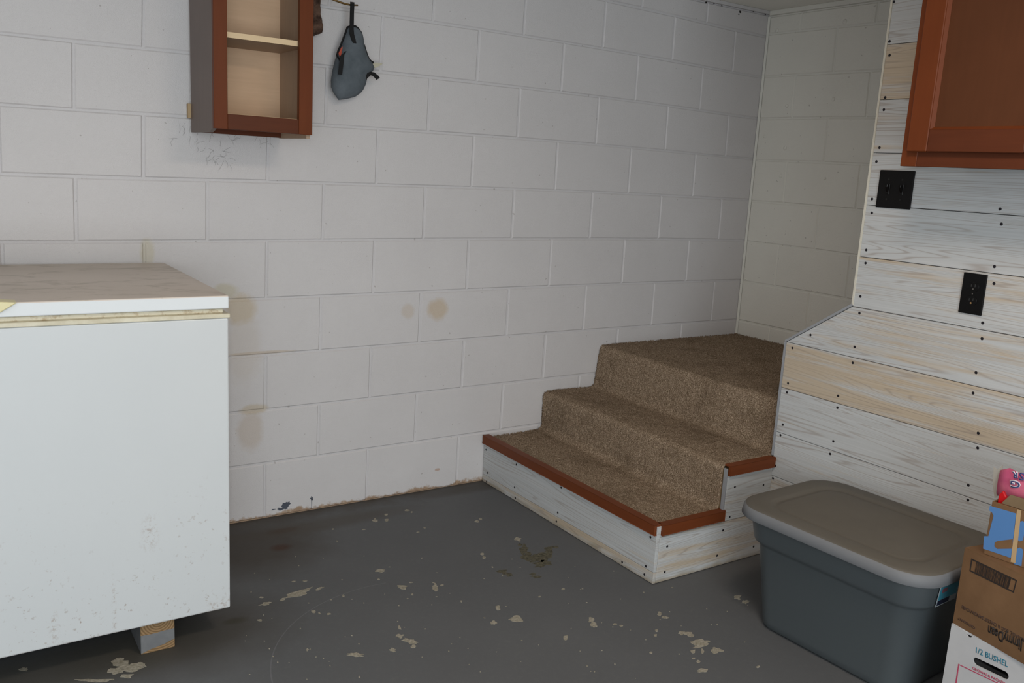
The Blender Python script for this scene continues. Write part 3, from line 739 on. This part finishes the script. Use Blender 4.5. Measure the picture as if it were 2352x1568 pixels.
# ------------------------------------------------------------------ storage tote
TC = Vector((1.2045, -1.652, 0)); TR = Matrix.Rotation(math.radians(2.5), 3, 'Z')
def rr(hx, hy, r, z, n=8, wig=0):
    L = []
    for sx, sy, a0 in ((1, 1, 0), (-1, 1, 90), (-1, -1, 180), (1, -1, 270)):
        for i in range(n+1):
            a = math.radians(a0+90*i/n); L.append(TC + TR @ Vector((sx*(hx-r)+r*math.cos(a), sy*(hy-r)+r*math.sin(a), z)))
    return L
tt = thing('storage_tote', 'gray plastic storage tote with a dusty gray lid beside the plank wall', 'storage tote', TC)
body = [rr(.120, .200, .04, .0010), rr(.142, .222, .05, .0015), rr(.150, .232, .055, .010), rr(.153, .235, .058, .03), rr(.178, .262, .068, .262), rr(.182, .266, .070, .270), rr(.191, .275, .075, .277), rr(.194, .279, .078, .285), rr(.205, .288, .082, .352), rr(.205, .288, .082, .362)]
obj('body', loft(body), m_tote, tt, smooth=True)
lid = [rr(.210, .292, .09, .3575), rr(.2345, .307, .098, .3545), rr(.2375, .3105, .10, .3570), rr(.2340, .3075, .10, .3800), rr(.2290, .3030, .098, .3880), rr(.2200, .2950, .094, .3905), rr(.178, .250, .075, .3915),
       rr(.172, .243, .07, .3900), rr(.166, .236, .068, .3850), rr(.158, .228, .064, .3835), rr(.152, .222, .060, .3870), rr(.145, .215, .055, .3875), rr(.05, .08, .03, .3880)]
obj('lid', loft(lid), m_totelid, tt, smooth=True)
bm = bmesh.new()                                                                      # far-side grips
sN = TC + TR @ Vector((0, -.2905, 0)); ux = TR @ Vector((1, 0, 0)); ny_ = TR @ Vector((0, -1, 0)); up = Vector((0, 0, 1)); tilt = (up + ny_*.10).normalized()
sP = TC + TR @ Vector((-.122, -.2835, .283))
stk = obj('sticker', obox(sP, ux*.098, tilt*.062, ny_*.0012), m_stickbd, tt, label='teal and dark blue product sticker')
obj('print', obox(sP+ux*.003+tilt*.018+ny_*.0008, ux*.091, tilt*.041, ny_*.0009), m_sticker, stk)
obj('print', obox(sP+ux*.003+tilt*.003+ny_*.0008, ux*.058, tilt*.014, ny_*.0009), m_stickdk, stk)
obj('print', obox(sP+ux*.012+tilt*.038+ny_*.0012, ux*.026, tilt*.012, ny_*.0009), m_stickpk, stk)

# ------------------------------------------------------------------ stacked cartons
class Face:
    """left (-X side) face of a carton: corner, direction towards the camera, outward normal"""
    def __init__(s, P, ang): s.P = Vector(P); a = math.radians(ang); s.d = Vector((math.sin(a), -math.cos(a), 0)); s.n = Vector((-math.cos(a), -math.sin(a), 0)); s.w = -s.n
    def px(s, x, y, off=.0008): return hit(x, y, s.P+s.n*off, s.n)
def text_on(F_, body, p0, p1, mat, parent, name='lettering', flip=False, bold=0, ysc=1.0, off=.0006):
    cu = bpy.data.curves.new('t', 'FONT'); cu.body = body; cu.size = 1; cu.offset = bold; cu.extrude = .0; cu.resolution_u = 3
    o = bpy.data.objects.new('t', cu); COL.objects.link(o); bpy.context.view_layer.update()
    me = bpy.data.meshes.new_from_object(o.evaluated_get(bpy.context.evaluated_depsgraph_get())); bpy.data.objects.remove(o)
    xs = [v.co.x for v in me.vertices]; x0, x1 = min(xs), max(xs)
    a, b = F_.px(*p0), F_.px(*p1); L = (b-a).length; sc = L/(x1-x0); r = (b-a).normalized(); upv = F_.n.cross(r)
    bm = bmesh.new(); bm.from_mesh(me); bpy.data.meshes.remove(me)
    for v in bm.verts: v.co = a + r*((v.co.x-x0)*sc) + upv*(v.co.y*sc*ysc)
    g = bmesh.ops.extrude_face_region(bm, geom=list(bm.faces))
    for v in [q for q in g['geom'] if isinstance(q, bmesh.types.BMVert)]: v.co -= F_.n*.0006
    return obj(name, bm, mat, parent)
def poly_on(F_, pts, mat, parent, name, off=.0007):
    return obj(name, prism([F_.px(x, y, off) for x, y in pts], -F_.n*.0006), mat, parent)
def carton(F_, Ld, Wd, h, mat, parent, name='carton_wall'):
    """hollow carton with four walls and a bottom"""
    t = .004; P = F_.P; u, v, z = F_.d, F_.w, Vector((0, 0, 1)); ws = []
    ws.append(obj(name, obox(P, u*Ld, v*t, z*h, .0008), mat, parent))
    ws.append(obj(name, obox(P+v*(Wd-t), u*Ld, v*t, z*h, .0008), mat, parent))
    ws.append(obj(name, obox(P+v*t, u*t, v*(Wd-2*t), z*h, .0008), mat, parent))
    ws.append(obj(name, obox(P+v*t+u*(Ld-t), u*t, v*(Wd-2*t), z*h, .0008), mat, parent))
    obj('bottom', obox(P+v*t+u*t+z*.0005, u*(Ld-2*t), v*(Wd-2*t), z*t), mat, parent); return ws
# white half-bushel box (bottom)
FW = Face((1.069, -2.002, 0), -6.5); hW = .2726
wbx = thing('produce_box', 'white 1/2 bushel cardboard box with oval hand hole, bottom of the carton stack', 'box', FW.P+FW.d*.2+FW.w*.14)
# face panel with real holes: filled 2D curve
def holed_panel(F_, Ld, h, holes, t, mat, parent):
    cu = bpy.data.curves.new('p', 'CURVE'); cu.dimensions = '2D'; cu.fill_mode = 'BOTH'; cu.extrude = t/2
    def spl(pp):
        s = cu.splines.new('POLY'); s.points.add(len(pp)-1); s.use_cyclic_u = True
        for q, c in zip(s.points, pp): q.co = (c[0], c[1], 0, 1)
    spl(holes[0])
    for hq in holes[1:]: spl(hq)
    o = bpy.data.objects.new('p', cu); COL.objects.link(o); bpy.context.view_layer.update()
    me = bpy.data.meshes.new_from_object(o.evaluated_get(bpy.context.evaluated_depsgraph_get())); bpy.data.objects.remove(o)
    bm = bmesh.new(); bm.from_mesh(me); bpy.data.meshes.remove(me)
    for v in bm.verts: v.co = F_.P + F_.d*v.co.x + Vector((0, 0, 1))*v.co.y - F_.n*(t/2 - v.co.z)
    return obj('front_panel', bm, mat, parent)
def uv(px, py): q = FW.px(px, py, 0); return ((q-FW.P).dot(FW.d), q.z)
a, b = uv(2243, 1519), uv(2308, 1550); r_ = .0095; L_ = math.dist(a, b); ang = math.atan2(b[1]-a[1], b[0]-a[0])
slot = [(b[0]+r_*math.cos(ang+math.radians(t)), b[1]+r_*math.sin(ang+math.radians(t))) for t in range(-90, 91, 20)] + [(a[0]+r_*math.cos(ang+math.radians(t)), a[1]+r_*math.sin(ang+math.radians(t))) for t in range(90, 271, 20)]
c_ = uv(2227, 1453); notch = [(c_[0]-.008, hW), (c_[0]-.007, hW-.006), (c_[0]-.003, hW-.010), (c_[0]+.003, hW-.010), (c_[0]+.007, hW-.006), (c_[0]+.008, hW)]
holed_panel(FW, .40, hW, [[(0, .0005), (.40, .0005), (.40, hW), (c_[0]+.008, hW)] + notch[::-1][1:-1] + [(c_[0]-.008, hW), (.0, hW)], slot], .004, m_whitebox, wbx)
P = FW.P; u, v, z = FW.d, FW.w, Vector((0, 0, 1)); t = .004
for q in (obox(P+v*.276, u*.40, v*t, z*hW, .0008), obox(P+v*t, u*t, v*(.272), z*hW, .0008), obox(P+v*t+u*(.396), u*t, v*.272, z*hW, .0008)): obj('side_panel', q, m_whitebox, wbx)
obj('bottom', obox(P+v*t+u*t+z*.0005, u*.39, v*.27, z*t), m_whitebox, wbx)
obj('lid_flap', obox(P+z*(hW-.0035)+v*.002-u*.001, u*.402, v*.276, z*.0035, .001), m_whitebox, wbx)
text_on(FW, '1/2 BUSHEL', (2241, 1498), (2315, 1532), m_teal, wbx, bold=.012, ysc=1.15)
text_on(FW, 'GROWN & PACKED BY', (2233, 1536), (2322, 1579.5), m_red, wbx, bold=.012, ysc=.95)
poly_on(FW, [(2201, 1524), (2203, 1524), (2196, 1580), (2192, 1580)], m_red, wbx, 'frame_line')
poly_on(FW, [(2201, 1524), (2360, 1600), (2360, 1602.5), (2202, 1526.5)], m_red, wbx, 'frame_line')
# kraft carton (middle)
FB = Face((1.077, -2.001, hW+.002), -11); hB = .200
bb = thing('cardboard_box', 'brown kraft carton with upside-down black print, middle of the carton stack', 'box', FB.P+FB.d*.2+FB.w*.13)
obj('carton', obox(FB.P, FB.d*.40, FB.w*.27, z*(hB-.003), .0015), m_kraft, bb)
obj('top_flap', obox(FB.P+z*(hB-.003)+FB.w*.001, FB.d*.198, FB.w*.268, z*.003, .0007), m_kraft, bb)
obj('top_flap', obox(FB.P+z*(hB-.003)+FB.w*.001+FB.d*.202, FB.d*.196, FB.w*.268, z*.003, .0007), m_kraft, bb)
text_on(FB, 'JimmyDean', (2350.5, 1474), (2270, 1436), m_ink, bb, bold=.03, ysc=1.75)
text_on(FB, 'SAUSAGE, EGG & CHEESE SANDWICHES', (2359, 1469.5), (2209, 1389), m_ink2, bb, bold=.012, ysc=1.2)
text_on(FB, 'CROISSANT', (2240, 1440), (2201, 1416), m_ink2, bb, bold=.012, ysc=1.0)
A, B_, C_, D_ = (2231, 1282), (2336, 1332), (2328, 1361), (2226.6, 1311)
def lerp2(s, t): # s along, t down
    top = (A[0]+(B_[0]-A[0])*s, A[1]+(B_[1]-A[1])*s); bot = (D_[0]+(C_[0]-D_[0])*s, D_[1]+(C_[1]-D_[1])*s)
    return (top[0]+(bot[0]-top[0])*t, top[1]+(bot[1]-top[1])*t)
bm = bmesh.new()
def cell(s0, s1, t0, t1): prism([FB.px(*lerp2(s0, t0)), FB.px(*lerp2(s1, t0)), FB.px(*lerp2(s1, t1)), FB.px(*lerp2(s0, t1))], -FB.n*.0006, bm)
cell(0, 1, 0, .10); cell(0, 1, .90, 1); cell(0, .022, .1, .9); cell(.978, 1, .1, .9)
s_ = .115
while s_ < .88:
    q = random.choice((.006, .006, .012)); cell(s_, s_+q, .1, .9); s_ += q + random.choice((.005, .009, .013))
obj('barcode', bm, m_ink, bb)
# blue open carton (top)
FO = Face((1.0825, -2.043, FB.P.z+hB+.0004), 4.5); hO = .134
ob = thing('cardboard_box', 'small open blue-printed carton on top of the kraft carton', 'box', FO.P+FO.d*.15+FO.w*.11)
carton(FO, .30, .20, hO, m_kraft, ob, 'side_panel')
poly_on(FO, [(2273.5, 1161), (2334, 1179), (2322, 1281), (2258, 1259.5), (2260, 1231), (2270, 1231), (2282, 1184), (2278, 1176), (2272, 1172)], m_blue, ob, 'blue_print')
poly_on(FO, [(2326, 1238), (2325, 1259.5), (2290, 1260), (2284, 1254), (2285, 1245), (2291, 1242)], m_kraft, ob, 'plain_patch', .0012)
poly_on(FO, [(2336, 1169), (2346, 1172), (2332, 1293), (2321, 1290)], m_tape, ob, 'tape', .0016)
poly_on(FO, [(2343, 1198), (2348, 1196), (2356, 1200), (2350, 1240), (2342, 1243), (2337, 1239)], m_blue, ob, 'blue_print', .0009)
poly_on(FO, [(2336, 1260), (2342, 1257), (2350, 1262), (2346, 1300), (2329, 1295)], m_blue, ob, 'blue_print', .0009)
q0 = FO.P + z*hO + FO.d*.018 + FO.w*.006
obj('flap', prism([q0, q0+FO.d*.26, q0+FO.d*.25+z*.024+FO.w*.008, q0+FO.d*.014+z*.024+FO.w*.008], FO.w*.003), m_kraft_d, ob)
q0 = FO.P + z*hO + FO.w*.002
# snack bags in the blue carton
pk = thing('snack_bag', 'pink plastic bag with upside-down navy lettering sticking out of the blue carton', 'bag', FO.P+z*.01+FO.w*.06+FO.d*.1)
FP = Face(FO.P + FO.w*.036, 3); FP.P.z = 0
loops = []; nb = 26
for i in range(14):
    tt_ = i/13; c = FP.P + FP.d*(-.018+.25*tt_) + FP.w*.028 + z*(.6395 + .012*tt_ + .002*math.sin(i*2.3)); ry_ = .026*min(1, .30+math.sin(min(1, tt_*2.5)*math.pi/2)); rz_ = .040*(1-.15*tt_)*min(1, .8+tt_*3)
    loops.append([c + FP.w*(-ry_*math.cos(k*2*math.pi/nb)*(1+.08*mnoise.noise(Vector((i*.9, k*.8, 1))))) + z*(rz_*math.sin(k*2*math.pi/nb)*(1+.05*mnoise.noise(Vector((i*.7, k*.6, 5))))) for k in range(nb)])
obj('film', loft(loops), m_pink, pk, smooth=True)
c0 = FP.P + FP.w*.028 + z*.639 + FP.d*-.030
obj('end_seal', prism([c0+FP.d*-.006+z*.034, c0+FP.d*.004+z*.030, c0+FP.d*.014+z*.046, c0+FP.d*.018+z*-.030, c0+FP.d*.008+z*-.042, c0+FP.d*-.001+z*-.012], FP.w*.002), m_clear, pk)
FT = Face(FP.P+FP.w*.0035, 3)
text_on(FT, 'R', (2338, 1084.5), (2324, 1082), m_white, pk, bold=.07, ysc=1.0)
FT2 = Face(FP.P+FP.w*.0027, 3)
text_on(FT2, 'R', (2337, 1085.5), (2325, 1083.5), m_navy, pk, bold=.02, ysc=1.0)
text_on(FT, 'S', (2353, 1087), (2341, 1084.5), m_navy, pk, bold=.03)
text_on(FT, 'G', (2344, 1105.5), (2319, 1102.5), m_white, pk, bold=.06, ysc=.72)
text_on(FT2, 'G', (2342.5, 1106.5), (2321, 1103.5), m_navy, pk, bold=.01, ysc=.70)
q1 = FO.P + FO.w*.014 + FO.d*.006
tag(obj('snack_bag', prism([q1+z*.020, q1+z*.150, q1+FO.d*.008+z*.162, q1+FO.d*.020+z*.146, q1+FO.d*.026+z*.110, q1+FO.d*.028+z*.02], FO.w*.010, bev=.002), m_redfilm, org=q1+z*.02), 'bright red packet in the corner of the blue carton, beneath the pink bag', 'bag')
